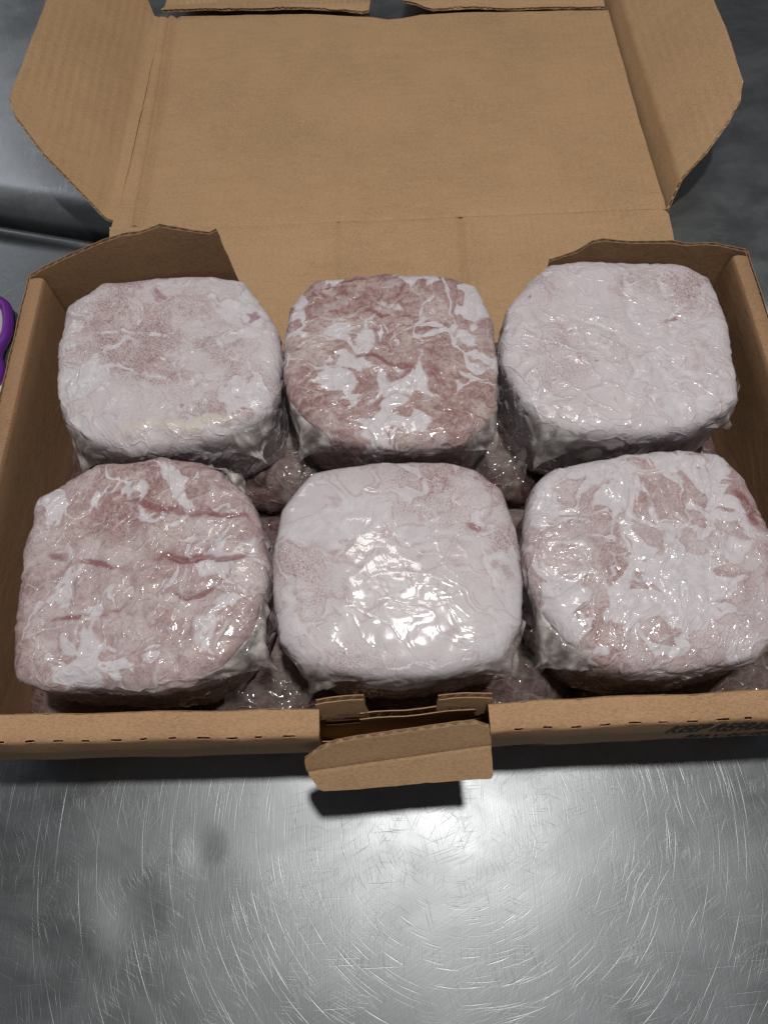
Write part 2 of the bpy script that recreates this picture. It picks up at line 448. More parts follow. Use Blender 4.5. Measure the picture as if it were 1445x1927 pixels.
def board(name, poly, fmap, parent, t=.42, pitch=.78, flute='u', step=1.0, holes=(), xu=(), xv=(), mat=None,
          jit=.05, label=None, medium=True, seed=0, mats=None):
    """corrugated sheet: two liners with a fluted medium between; fmap(u,v,w)->(x,y,z) cm."""
    us_ = [p[0] for p in poly]; vs_ = [p[1] for p in poly]
    u0, u1, v0, v1 = min(us_), max(us_), min(vs_), max(vs_)
    V = []; F = []; MI = []
    def flush(bm, mi, wfun):
        base = len(V); bm.verts.index_update()
        for v in bm.verts:
            V.append(fmap(v.co.x, v.co.y, wfun(v)))
        for f in bm.faces:
            F.append([base + x.index for x in f.verts]); MI.append(mi)
    for side in (-1, 1):
        bm = sheet(rng_lines(u0, u1, step, xu), rng_lines(v0, v1, step, xv), poly, holes)
        for v in bm.verts:
            if v.is_boundary and jit:
                v.co.x += jit * n1(v.co.x * 1.7, v.co.y * 1.7, side * 3 + seed)
                v.co.y += jit * n1(v.co.x * 1.7 + 40, v.co.y * 1.7, side * 3 + seed)
        r = bmesh.ops.extrude_face_region(bm, geom=list(bm.faces))
        tops = set(e for e in r['geom'] if isinstance(e, bmesh.types.BMVert))
        lt = .055
        flush(bm, 0, lambda v: side * (t / 2 - (lt if v not in tops else 0)))
        bm.free()
    if medium:
        sub = 6
        if flute == 'u':
            n = int((u1 - u0) / (pitch / sub)); bm = sheet(list(np.linspace(u0, u1, n + 1)), rng_lines(v0, v1, max(step, 1.5), xv), poly, holes)
            wf = lambda v: (t / 2 - .065) * math.sin(v.co.x / pitch * 2 * math.pi)
        else:
            n = int((v1 - v0) / (pitch / sub)); bm = sheet(rng_lines(u0, u1, max(step, 1.5), xu), list(np.linspace(v0, v1, n + 1)), poly, holes)
            wf = lambda v: (t / 2 - .065) * math.sin(v.co.y / pitch * 2 * math.pi)
        flush(bm, 1, wf); bm.free()
    me = D.meshes.new(name)
    me.from_pydata((np.array(V) * CM).tolist(), [], F)
    me.polygons.foreach_set('material_index', MI)
    me.materials.append(mat or M_KR); me.materials.append(M_MED)
    me.update()
    bm = bmesh.new(); bm.from_mesh(me); bmesh.ops.recalc_face_normals(bm, faces=list(bm.faces)); bm.to_mesh(me); bm.free()
    smooth(me); me.set_sharp_from_angle(angle=R(38))
    return link(name, me, None, parent, label)

class Profile:
    """2D path made of (length, angle) pieces with rounded bends"""
    def __init__(s, start, segs, r=.35):
        s.seg = segs; s.start = start; s.r = r
        ds = .02; L = sum(a for a, _ in segs); N = int(L / ds) + 1
        ss = np.arange(N) * ds
        ang = np.zeros(N); acc = 0
        bounds = []; 
        for (l, a) in segs: bounds.append((acc, a)); acc += l
        ang[:] = bounds[0][1]
        for i in range(1, len(bounds)):
            s0 = bounds[i][0]; da = bounds[i][1] - bounds[i - 1][1]
            tt = np.clip((ss - (s0 - r)) / (2 * r), 0, 1); ang += da * tt
        ang = np.radians(ang)
        s.ss = ss; s.a = ang
        s.x = start[0] + np.concatenate([[0], np.cumsum(np.cos(ang[:-1]) * ds)])
        s.y = start[1] + np.concatenate([[0], np.cumsum(np.sin(ang[:-1]) * ds)])
    def at(s, v, wgt=0):
        x = np.interp(v, s.ss, s.x); y = np.interp(v, s.ss, s.y); a = np.interp(v, s.ss, s.a)
        if v > s.ss[-1]: x += math.cos(a) * (v - s.ss[-1]); y += math.sin(a) * (v - s.ss[-1])
        if v < 0: x += math.cos(a) * v; y += math.sin(a) * v
        return x - math.sin(a) * wgt, y + math.cos(a) * wgt

BX0, BX1, BY0, BY1, BH = -28.0, 30.0, 7.2, 42.4, 16.0
box = empty('cardboard_box', (1, 25, 0), 'open brown corrugated cardboard box holding six frosted meat packs', 'box')
OFF = np.array([1, 25, 0])
def loc(f):      # world cm -> box local cm
    return lambda u, v, w: tuple(np.array(f(u, v, w)) - OFF)

# floor of the box
board('base_panel', [(BX0, 6.9), (BX1, 6.9), (BX1, 43.0), (BX0, 43.0)], loc(lambda u, v, w: (u, v, .23 + w)), box, step=3, mat=M_KR2)

# front wall: outer face up, across the rim, down inside
fp = Profile((6.95, .45), [(15.35, 93.2), (1.35, -2), (14.9, -92)], r=.14)
s_out = 15.35; s_in = s_out + 1.35
def front_map(u, v, w):
    y, z = fp.at(v, w)
    bow = -.30 * math.sin(math.pi * min(max((u + 28) / 58, 0), 1)) * min(1, max(0, z / 16))
    z += .12 * n1(u * .12, 3.3, 0) * (z / 16) + .05 * n1(u * .6, v * .3, 7) * (z / 16)
    y += -.7 * math.sin(math.pi * min(1, max(0, z / 16.0)) ** 1.6) * (1 if v < s_out else 0)
    dist = min(abs(u + 4.3), abs(u - 5.9))
    y += bow + .10 * n1(u * .25, v * .3, 5) - (.0 if dist > 3 else .10 * (3 - dist) / 3 * (z / 16))
    return (u, y, z)
slits = []; xu = []; 
def slit_row(vc, off):
    u = BX0 + 1.0 + off
    while u < BX1 - 1.5:
        if not (-5.6 < u < 6.4):
            L = .4 + .45 * random.random(); h = .035 + .02 * random.random()
            slits.append([(u, vc - .04), (u + L, vc - .04), (u + L, vc + .04), (u, vc + .04)])
            xu.extend([u, u + L, u + L * .5])
        u += 1.72 + random.uniform(-.05, .05)
slit_row(s_out - .02, 0); slit_row(s_in + .02, .6)
slot = [(-4.3, s_out - 2.0), (5.9, s_out - 2.0), (5.9, s_in + 4.5), (-4.3, s_in + 4.5)]
xv = [s_out - .06, s_out + .02, s_in - .02, s_in + .06, s_out - 2.0, s_in + 4.5, s_out - .3, s_in + .4, s_out + .65]
xu += [-4.3, 5.9, 2.7, -1.6]
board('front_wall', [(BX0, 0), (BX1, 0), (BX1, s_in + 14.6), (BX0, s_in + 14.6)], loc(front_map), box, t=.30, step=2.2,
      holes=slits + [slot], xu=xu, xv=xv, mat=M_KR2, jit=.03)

# side walls: outer ply + rolled inner ply
def side_wall(sx, hx):
    def fm(u, v, w):   # u along y
        d, z = pr.at(v, w)
        k = (u - 7) / 35
        flare = .10 * math.sin(math.pi * k) * (z / 16)
        z += .10 * n1(u * .15, sx * 9, 1) * z / 16 + .10 * n1(u * .5, sx * 5, 1) * max(0, z - 14) / 2
        return (hx + sx * (flare - d), u, z)
    pr = Profile((-.55, .45), [(15.3, 90), (.95, 4), (14.6, -89)], r=.16)
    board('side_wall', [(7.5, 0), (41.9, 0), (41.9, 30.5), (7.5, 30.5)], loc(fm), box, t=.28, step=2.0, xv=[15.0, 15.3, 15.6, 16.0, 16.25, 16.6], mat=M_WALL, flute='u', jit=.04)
    def fo(u, v, w):
        k = (u - 7) / 35
        flare = .10 * math.sin(math.pi * k) * (v / 16)
        return (hx + sx * (.74 + flare + w + .06 * n1(u * .4, v * .2, 2)), u, v + .15 * n1(u * .35, 8, sx) * v / 16)
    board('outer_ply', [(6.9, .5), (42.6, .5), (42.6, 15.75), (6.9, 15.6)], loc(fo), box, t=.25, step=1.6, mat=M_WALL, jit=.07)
side_wall(-1, BX0 + .6); side_wall(1, BX1 - .6)

# rear corner flaps, swung a little outwards
def corner_flap(hx, sgn, deg, poly, seed):
    ca, sa = math.cos(R(deg)), math.sin(R(deg))
    def fm(u, v, w):
        d = u + .0
        bend = .25 * n1(u * .15, v * .15, seed) + .010 * max(0, v - 14) ** 2
        return (hx + sgn * (d * ca) - sgn * w * sa, 42.15 + d * sa + w * ca + bend, v)
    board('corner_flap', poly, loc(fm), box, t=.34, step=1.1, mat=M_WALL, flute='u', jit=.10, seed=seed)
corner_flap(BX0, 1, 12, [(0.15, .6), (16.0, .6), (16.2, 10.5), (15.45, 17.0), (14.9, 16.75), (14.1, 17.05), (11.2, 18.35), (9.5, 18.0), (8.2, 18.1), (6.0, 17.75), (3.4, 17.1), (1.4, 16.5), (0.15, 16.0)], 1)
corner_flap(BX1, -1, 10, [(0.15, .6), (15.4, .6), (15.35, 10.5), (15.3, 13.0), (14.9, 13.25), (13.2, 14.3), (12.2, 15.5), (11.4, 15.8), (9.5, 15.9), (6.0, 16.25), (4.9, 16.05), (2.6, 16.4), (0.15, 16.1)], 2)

# rear panel folded down flat behind the box, then the lid
LZ = lambda y: float(np.interp(y, [43, 44.5, 50, 60.9, 75, 99, 120], [.75, 1.5, 2.3, 3.0, 2.3, 1.9, 1.5]))
def lid_z(x, y):
    return LZ(y) + .10 * n1(x * .07, y * .09, 4) + .05 * n1(x * .3, y * .3, 9)
def crease(v, c, wdt, dep):
    return -dep * math.exp(-((v - c) / wdt) ** 2)
def rear_map(u, v, w):
    z = lid_z(u, v) + crease(v, 60.9 + .01 * u, .22, .16)
    z += crease(u, -3.9 + .04 * n1(v * .5, 0, 0), .16, .15) + crease(u, 9.3 + .05 * n1(v * .5, 3, 0), .30, .24) - crease(u, 9.9, .30, .10)
    return (u, v, z + w)
cu = [-4.3, -4.0, -3.9, -3.8, -3.5, 8.7, 9.0, 9.3, 9.6, 9.9, 10.3]
board('rear_panel', [(-27.4, 43.4), (29.2, 43.4), (30.6, 50), (31.7, 56.6), (31.7, 60.4), (31.2, 60.9), (-28.6, 60.9), (-28.4, 58.8), (-27.4, 50)], loc(rear_map), box, t=.34, step=1.6, xu=cu, xv=[60.3, 60.6, 60.75, 60.85], jit=.12)
def lid_map(u, v, w):
    z = lid_z(u, v) + crease(v, 60.9 + .01 * u, .22, .16)
    z += .5 * crease(u, -3.9, .16, .12) * max(0, 1 - (v - 61) / 30) + .7 * crease(v, 90.5 + 1.2 * n1(u * .08, 0, 3), .18, .18)
    if u < -24.2:
        z += crease(u, -25.2, .20, .26) + crease(u, -26.4 + .1 * n1(v * .4, 1, 1), .14, .18) - crease(u, -25.8, .3, .18)
    return (u, v, z + w)
board('lid_panel', [(-28.4, 60.9), (31.6, 60.9), (31.5, 97.8), (12, 98.3), (7, 98.1), (4.6, 97.5), (2.6, 97.3), (.8, 97.9), (-8, 99.1), (-27.4, 99.5)],
      loc(lid_map), box, t=.34, step=1.6, xu=[-27, -26.6, -26.4, -26.2, -25.8, -25.4, -25.2, -25.0, -24.6, -4.1, -3.9, -3.7], xv=[61, 61.15, 61.4, 89.5, 90, 90.5, 91, 91.5], jit=.06)

# lid side flaps
pL = Profile((0, 0), [(1.2, 12), (11.9, 42)], r=.4)
def lf_map(u, v, w):
    d, h = pL.at(v, -w)
    h += .35 * n1(u * .06, v * .1, 2) * min(1, v / 3) + .10 * n1(u * .3, v * .3, 6)
    h += .012 * max(0, v - 6) ** 2 * 0
    return (-28.05 - d + .025 * (u - 61), u, 2.95 + h - .028 * (u - 61))
board('lid_side_flap', [(61.9, 0), (62.0, .9), (66.5, 8.5), (69.6, 12.0), (71.4, 12.9), (73.5, 13.1), (101, 12.6), (103, 3), (99.4, 1.0), (99.2, 0)], loc(lf_map), box, t=.34, step=1.1,
      xv=[.8, 1.2, 1.6, 12.4], flute='v', jit=.07, seed=4)
pR = Profile((0, 0), [(3.3, 72), (9.4, 40)], r=.35)
def rf_map(u, v, w):
    d, h = pR.at(v, -w)
    h += .30 * n1(u * .07, v * .1, 12) * min(1, v / 3) + .08 * n1(u * .3, v * .3, 16)
    d += .25 * n1(u * .10, 3, 8) * min(1, v / 3)
    return (32.1 + d - .01 * (u - 61), u, 1.5 + h - .022 * (u - 61))
board('lid_side_flap', [(61.9, 0), (62.0, .7), (65.2, 6.4), (67.6, 9.2), (69.5, 10.9), (72.0, 11.9), (78, 12.1), (104, 12.0), (104, 0)], loc(rf_map), box, t=.34, step=1.1,
      xv=[2.9, 3.1, 3.3, 3.5, 3.7, 11.4], flute='v', jit=.07, seed=5)
# lid front flaps beyond the far crease (run out of the frame)
def ff_map(seed):
    def f(u, v, w):
        z = LZ(v) + .35 + .25 * n1(u * .12, v * .25, seed) + .5 * math.exp(-((v - 99.8) / .8) ** 2)
        z += -.22 * math.exp(-((v - (102 + 1.5 * n1(u * .1, 0, seed))) / .35) ** 2)
        return (u, v, z + w)
    return f
board('lid_front_flap', [(-27.0, 99.7), (-8, 99.4), (-3.0, 99.0), (-.8, 98.5), (.2, 98.7), (.5, 100.5), (.2, 103), (-1, 114), (-26, 114)], loc(ff_map(21)), box, t=.34, step=.9, jit=.14, seed=8)
board('lid_front_flap', [(4.7, 99.9), (6.3, 99.5), (8.6, 98.6), (14, 98.7), (22, 98.2), (31.0, 97.9), (30.5, 114), (7, 114), (5.2, 103)], loc(ff_map(33)), box, t=.34, step=.9, jit=.14, seed=9)

# locking tab: doubled piece of board standing out of the slot in the front wall
tp = Profile((7.05, 15.1), [(4.4, 224)], r=.3)
M_TAB = kraft('kraft_tab_shaded', (0.29, 0.178, 0.096), lines=None, seed=7.7)  # same board; the tilted tab's shade is put into a darker tint
def tab_map(u, v, w):
    # v=0 top edge .. 5.2 bottom edge
    k = (u + 5) / 11
    y0 = 5.15 + 1.15 * k; z0 = 16.15
    a1, a2 = R(229), R(203); vc = 1.9
    L1 = min(v, vc); L2 = max(0, v - vc)
    y = y0 + math.cos(a1) * L1 + math.cos(a2) * L2; z = z0 + math.sin(a1) * L1 + math.sin(a2) * L2
    a = a1 if v < vc else a2
    y += -math.sin(a) * w; z += math.cos(a) * w * -1 * -1 if False else -abs(math.cos(a)) * w
    z += .10 * n1(u * .3, v * .4, 3) - .10 * math.exp(-((v - vc) / .12) ** 2)
    return (u, y, z)
top = []
for k in range(13):      # rounded upper left, softly rounded upper right
    x = -5.2 + k * (11.1 / 12)
    f = (x + 5.2) / 11.1
    v = 1.05 * (1 - min(1, f / .22)) ** 2 + .6 * max(0, (f - .88) / .12) ** 2
    top.append((x, v))
poly = top + [(6.0, 1.6), (6.05, 3.75), (5.9, 3.95), (2, 3.65), (-2, 3.45), (-4.15, 3.25), (-4.45, 3.1), (-4.7, 2.65), (-5.0, 2.2), (-5.15, 1.7), (-5.2, 1.35)]
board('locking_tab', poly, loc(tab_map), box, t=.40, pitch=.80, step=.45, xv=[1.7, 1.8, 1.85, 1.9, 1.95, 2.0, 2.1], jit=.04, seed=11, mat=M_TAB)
def tab2_map(u, v, w):
    return (u, 7.0 + .05 * u + w * .95 + .10 * n1(u * .4, v, 4) - .03 * v, 14.75 - v + .3 * w)
board('tab_inner_ply', [(-1.9, 0.1), (5.2, -.15), (5.4, .5), (5.4, 7), (-1.9, 7)], loc(tab2_map), box, t=.42, pitch=.80, step=.9, jit=.04, seed=12)
# curled stubs either side of the slot
def stub_map(x0, sg):
    def f(u, v, w):
        return (u, 7.6 + .12 * math.sin((u - x0) * .9) * sg + w * .9 - .22 * v, 16.35 - v + .10 * n1(u * .8, 2, x0) + .10 * (u - x0) * .4)
    return f
board('slot_stub', [(-4.45, .1), (-1.6, -.15), (-1.55, 1.5), (-1.3, 2.6), (-4.45, 2.6)], loc(stub_map(-4.4, 1)), box, t=.36, step=.5, jit=.09, seed=14, mat=M_KR2)
board('slot_stub', [(2.9, .1), (6.1, 0), (6.1, 2.4), (2.75, 2.4)], loc(stub_map(6.0, -1)), box, t=.36, step=.5, jit=.09, seed=15, mat=M_KR2)

# printing on the front wall
def printed(txt, x, z, size, sx=1.0):
    cu_ = D.curves.new('txt', 'FONT'); cu_.body = txt; cu_.size = 1; cu_.offset = .022; cu_.shear = .28
    o = D.objects.new('txt', cu_); COL.objects.link(o)
    dg = bpy.context.evaluated_depsgraph_get(); dg.update()
    me = D.meshes.new_from_object(o.evaluated_get(dg)); D.objects.remove(o)
    bm = bmesh.new(); bm.from_mesh(me)
    bmesh.ops.triangulate(bm, faces=bm.faces)
    bmesh.ops.subdivide_edges(bm, edges=[e for e in bm.edges if e.calc_length() > .3], cuts=1)
    for v in bm.verts:
        u = x + v.co.x * size * sx; h = z + v.co.y * size
        p = front_map(u, h - .45, .20)
        v.co = Vector(tuple((np.array(p) - OFF) * CM)); 
    bm.to_mesh(me); bm.free()
    me.materials.clear(); me.materials.append(M_INK)
    return link('printed_text', me, None, box, 'black slanted printing "%s"' % txt)
printed('KEEP REFRIGERATED', 16.9, 13.7, 2.5, .45)
printed('MAY BE FROZEN', 18.9, 10.9, 2.3, .48)
printed('AD-', 7.2, 8.6, 2.6, .75)

# ------------------------------------------------------------------ meat packs
def periodic(poly, cx, cy, n=720):
    a = np.array([(math.atan2(y - cy, x - cx), math.hypot(x - cx, y - cy)) for x, y in poly])
    a = a[a[:, 0].argsort()]
    th = np.concatenate([a[:, 0] - 2 * np.pi, a[:, 0], a[:, 0] + 2 * np.pi]); r = np.tile(a[:, 1], 3)
    # interpolate in cartesian between points then smooth
    T = np.linspace(-np.pi, np.pi, n, endpoint=False)
    # dense straight-segment polygon radius
    pts = np.array(sorted([(math.atan2(y - cy, x - cx), x - cx, y - cy) for x, y in poly]))
    out = np.zeros(n)
    m = len(pts)
    for i, t in enumerate(T):
        j = np.searchsorted(pts[:, 0], t) % m; k = (j - 1) % m
        x1, y1 = pts[k, 1:]; x2, y2 = pts[j, 1:]
        dx, dy = x2 - x1, y2 - y1
        ct, st_ = math.cos(t), math.sin(t)
        den = ct * dy - st_ * dx
        out[i] = (x1 * dy - y1 * dx) / den if abs(den) > 1e-9 else math.hypot(x1, y1)
    kern = np.exp(-np.linspace(-3.4, 3.4, 15) ** 2); kern /= kern.sum()
    return T, np.convolve(np.concatenate([out[-7:], out, out[:7]]), kern, 'valid')
def square_disk(n):
    g = np.linspace(-1, 1, n); A, B = np.meshgrid(g, g, indexing='ij')
    r = np.maximum(np.abs(A), np.abs(B))
    with np.errstate(divide='ignore', invalid='ignore'):
        ph = np.where(np.abs(A) > np.abs(B), (np.pi / 4) * (B / A), np.pi / 2 - (np.pi / 4) * (A / B))
    rr = np.where(np.abs(A) > np.abs(B), A, B)
    ph = np.where(r == 0, 0, ph)
    x = rr * np.cos(ph); y = rr * np.sin(ph)
    return np.hypot(x, y), np.arctan2(y, x)
def pack(name, label, poly, z0, z1, mat, seed, n=215, ears=(), dome=.14, lump=1.0, skirt=True, group=None, tilt=(0, 0), nexp=11, filmmat=None, creases=()):
    cx = (min(p[0] for p in poly) + max(p[0] for p in poly)) / 2; cy = (min(p[1] for p in poly) + max(p[1] for p in poly)) / 2
    T, RR = periodic(poly, cx, cy)
    Rf = lambda th: np.interp(th, np.concatenate([T, [np.pi]]), np.concatenate([RR, [RR[0]]]))
    root = empty(name, (cx, cy, z0), label, 'meat pack', group=group)
    Hh = (z1 - z0) / 2
    def surf(rr, th, off=0.0):
        phi = rr * R(158)
        s_, c_ = np.sin(phi), np.cos(phi)
        k = 1 / (np.abs(s_) ** nexp + np.abs(c_) ** nexp) ** (1 / nexp)
        rad = Rf(th) * 1.0 * s_ * k; z = Hh + Hh * c_ * k
        sidef = np.clip((Hh * 1.5 - z) / (Hh * 1.5), 0, 1)
        rad = rad * (1 - .025 * sidef)
        z = z + dome * (1 - (rad / Rf(th)) ** 2) * np.clip(c_ * 3, -1, 1)
        x, y = rad * np.cos(th), rad * np.sin(th)
        z = z + (tilt[0] * x + tilt[1] * y) * np.clip(z / (2 * Hh), 0, 1)
        return np.stack([x, y, z], -1)
    rr, th = square_disk(n)
    P = surf(rr, th)
    du = np.gradient(P, axis=0); dv = np.gradient(P, axis=1)
    N = np.cross(du, dv); N /= np.linalg.norm(N, axis=-1, keepdims=True) + 1e-9
    if N[n // 2, n // 2, 2] < 0: N = -N
    Q = P + seed * 31.7
    wp = np.stack([gnoise(Q * .35), gnoise(Q * .35 + 50), gnoise(Q * .35 + 90)], -1) * 1.1
    side = 1 / (1 + np.exp(-(rr - .33) * 40)); side *= 1 / (1 + np.exp((rr - .95) * 60))
    h = .17 * lump * gnoise(Q * .22) + .08 * lump * gnoise(Q * .6 + 9)
    rd = np.clip(ridge((Q + wp) * np.array([.42, .55, .5])) - .45, 0, 1)
    h += .10 * lump * rd
    h -= .16 * lump * np.clip(ridge((Q + wp) * np.array([.25, .6, .45]) + 77) - .80, 0, 1) * 4
    h += .018 * lump * gnoise(Q * 2.2)
    # pleats running down the sides
    ct = np.stack([np.cos(th) * 7, np.sin(th) * 7, P[..., 2] * .25 + seed], -1)
    h += side * (.11 * gnoise(ct * 1.0) + .16 * np.clip(ridge(ct * 1.3) - .5, 0, 1))
    attrs = {k_: np.zeros(rr.shape) for k_ in ('crease_red', 'crease_pale', 'crease_cream')}
    for (x1, y1, x2, y2, dep, wd, kind) in creases:
        px, py = P[..., 0] + cx, P[..., 1] + cy
        px = px + .65 * gnoise(Q * .45) + .25 * gnoise(Q * 1.3); py = py + .65 * gnoise(Q * .45 + 33) + .25 * gnoise(Q * 1.3 + 33)
        L2 = (x2 - x1) ** 2 + (y2 - y1) ** 2
        t = np.clip(((px - x1) * (x2 - x1) + (py - y1) * (y2 - y1)) / L2, 0, 1)
        dd = np.hypot(px - x1 - t * (x2 - x1), py - y1 - t * (y2 - y1))
        g = np.exp(-(dd / (wd * .9)) ** 2) * np.clip(.95 + .9 * gnoise(Q * .7 + 55), .1, 1) * np.sin(np.pi * np.clip(t, .03, .97)) ** .5 * np.clip(N[..., 2] * 2, 0, 1)
        h -= dep * g
        attrs['crease_' + kind] = np.maximum(attrs['crease_' + kind], g)
    P2 = P + N * h[..., None]
    P2[..., 2] = np.maximum(P2[..., 2], 0.0)
    bme = grid_mesh('meat_block', P2, cap=True)
    for k_, a_ in attrs.items():
        if a_.max() > 0:
            bme.attributes.new(k_, 'FLOAT', 'POINT').data.foreach_set('value', a_.reshape(-1).astype(np.float32))
    body = link('meat_block', bme, mat, root)
    fm = filmmat or M_FILM
    if skirt:      # loose film hanging round the sides
        m = 150; kk = 14
        th = np.linspace(-np.pi, np.pi, m, endpoint=False)[None, :].repeat(kk, 0)
        tt = np.linspace(0, 1, kk)[:, None].repeat(m, 1)
        zt = (2 * Hh - 1.5) * (1 - tt) + .25 * tt
        amp = .02 + .40 * np.clip(-np.sin(th) * 2 + .2, 0, 1) * np.clip(gnoise(np.stack([np.cos(th) * 1.6, np.sin(th) * 1.6, th * 0 + seed * 3], -1)) + .25, 0, 1)
        rad = Rf(th) * .985 - .02 + amp * np.sin(np.pi * np.clip(tt * 1.15, 0, 1)) * .9 - .25 * tt
        ct = np.stack([np.cos(th) * 5, np.sin(th) * 5, tt * 1.3 + seed], -1)
        rad += (.02 + .28 * tt) * gnoise(ct * 1.6) + .12 * tt * np.clip(ridge(ct * 2.1) - .4, 0, 1)
        S = np.stack([rad * np.cos(th), rad * np.sin(th), zt + .25 * gnoise(ct)], -1)
        link('film_skirt', grid_mesh('film_skirt', S, closed=True), fm, root)
    for (deg, wid, out_, drop, lift) in ears:      # pinched corners of film
        a0 = R(deg); m, kk = 26, 12
        s_ = np.linspace(-1, 1, m)[None, :].repeat(kk, 0); t_ = np.linspace(0, 1, kk)[:, None].repeat(m, 1)
        th = a0 + s_ * R(wid)
        th = (th + np.pi) % (2 * np.pi) - np.pi
        base = Rf(th) * .985
        bx, by = base * np.cos(th), base * np.sin(th)
        tipr = float(Rf(np.array([(a0 + np.pi) % (2 * np.pi) - np.pi]))[0]) + out_
        tx, ty = tipr * math.cos(a0), tipr * math.sin(a0)
        keep = (1 - np.abs(s_) ** 1.3)
        X = bx + (tx - bx) * t_ * keep; Y = by + (ty - by) * t_ * keep
        Z = 2 * Hh - .55 + lift * keep * t_ * (1 - t_) * 4 - drop * t_ ** 1.3 * (.35 + .65 * keep)
        q = np.stack([X, Y, Z], -1) * .9 + seed * 5 + deg
        cr = (.10 + .30 * t_) * gnoise(q) + .22 * t_ * np.clip(ridge(np.stack([s_ * 3.2, t_ * 1.0, s_ * 0 + seed + deg], -1)) - .3, 0, 1)
        X += cr * math.cos(a0) + cr * .3; Y += cr * math.sin(a0); Z += cr * .9
        link('film_corner', grid_mesh('film_corner', np.stack([X, Y, Z], -1)), M_FILM_M, root)
    return root

OUT = dict(
BL=[(-22.1, 41.4), (-17.8, 41.7), (-14.0, 41.7), (-10.4, 41.1), (-7.9, 36.7), (-7.4, 33.2), (-7.5, 30.3), (-7.8, 28.7), (-9.1, 27.7), (-12.3, 26.2), (-18.0, 25.6), (-21.0, 26.4), (-23.1, 28.1), (-24.1, 31.0), (-24.5, 33.9), (-24.5, 39.0)],
BM=[(-6.9, 38.2), (-4.9, 40.9), (0.7, 41.5), (4.8, 41.2), (8.1, 39.9), (9.0, 36.2), (9.0, 31.9), (8.6, 28.4), (7.3, 26.6), (6.1, 25.5), (0.2, 25.1), (-3.5, 26.0), (-5.5, 27.6), (-6.8, 29.5), (-7.3, 32.5), (-7.2, 35.7)],
BR=[(12.5, 40.3), (14.0, 41.4), (16.0, 41.7), (18.9, 41.7), (24.7, 41.1), (26.5, 39.8), (26.8, 34.2), (26.4, 29.4), (26.0, 28.1), (24.9, 27.1), (22.0, 25.8), (18.6, 25.4), (14.3, 25.7), (11.5, 26.7), (10.2, 28.6), (9.2, 32.0), (9.2, 34.2), (10.0, 37.3)],
FL=[(-23.7, 22.0), (-20.1, 24.6), (-15.7, 24.9), (-12.7, 24.4), (-11.0, 23.7), (-9.6, 22.0), (-8.2, 19.6), (-7.6, 16.6), (-7.8, 14.1), (-8.4, 12.0), (-10.2, 9.8), (-12.2, 8.9), (-14.9, 8.6), (-21.2, 9.0), (-23.0, 9.7), (-23.6, 12.1), (-23.9, 14.3), (-24.1, 17.8), (-23.8, 19.9)],
FM=[(-5.0, 23.3), (-0.6, 23.9), (4.4, 23.7), (6.4, 23.1), (8.2, 21.6), (8.8, 18.5), (8.9, 14.8), (8.5, 11.9), (7.1, 9.8), (4.0, 8.9), (0.3, 8.7), (-3.0, 9.1), (-5.6, 9.9), (-6.9, 11.5), (-7.3, 13.8), (-7.4, 17.1), (-7.1, 20.5)],
FR=[(11.8, 23.0), (17.0, 23.9), (21.7, 24.0), (23.6, 23.6), (24.8, 21.8), (25.4, 18.6), (25.5, 16.3), (25.2, 13.3), (24.3, 10.6), (22.7, 9.3), (18.9, 8.6), (14.9, 8.6), (12.7, 9.1), (10.8, 10.7), (9.6, 12.4), (9.1, 15.0), (9.1, 17.3), (9.6, 19.8), (10.4, 21.7)])
mats = dict(
BL=meat('frosted_meat_back_left', 1.3, white=.52, frost=1.55, yellow=.25, wrinkle=.8, gloss=.75, coat_r=.11),
BM=meat('frosted_meat_back_middle', 2.9, white=.55, frost=.22, yellow=.6),
BR=meat('frosted_meat_back_right', 4.4, white=.56, frost=1.8, yellow=.3, wrinkle=.9, gloss=.85, coat_r=.11),
FL=meat('frosted_meat_front_left', 6.2, white=.42, frost=.50, yellow=.55, wrinkle=1.0, gloss=.9),
FM=meat('frosted_meat_front_middle', 8.1, white=.42, frost=1.7, yellow=.1, wrinkle=.15, coat_r=.12, crk=.35, gloss=1.7),
FR=meat('frosted_meat_front_right', 9.7, white=.62, frost=.85, yellow=.3, wrinkle=1.5, gloss=1.3))
pack('meat_pack', 'pale frosted vacuum meat pack with a rolled cream fold along its front, rear row', OUT['BL'], 8.1, 16.4, mats['BL'], 1.3,
     ears=[(-47, 20, 1.7, 3.2, .1), (-133, 18, 1.4, 4.6, 0)],
     creases=[(-19.8, 26.6, -9.6, 28.2, -.30, .62, 'cream'), (-24, 35.5, -12, 36.0, .08, .22, 'pale'), (-22, 33, -9, 30, .09, .25, 'pale'), (-14, 37, -8.5, 30.5, .08, .3, 'pale'), (-18, 31, -18.5, 28, .1, .3, 'pale')])
pack('meat_pack', 'reddest, most marbled vacuum pack of meat, rear row between two pale packs', OUT['BM'], 8.1, 16.3, mats['BM'], 2.9,
     ears=[(-135, 20, 1.6, 3.4, .2), (-42, 18, 1.2, 3.4, .1)],
     creases=[(-6, 39.6, 0, 40.2, .12, .2, 'red'), (-1, 37.2, 1.2, 36.6, .1, .18, 'red'), (1.2, 36.6, 3.4, 36.2, .1, .18, 'red'), (-2, 33.2, 2.2, 32.0, .14, .3, 'red'), (2.2, 32.0, .4, 30.4, .14, .25, 'red'), (-2, 27.8, 1.4, 31.2, -.10, .18, 'pale'), (3.4, 31.9, 4.2, 31.2, .0, .5, 'red'), (-1.5, 38.6, 3.5, 36.4, .04, .6, 'pale'), (3, 34, 2.4, 28, .04, .6, 'pale')])
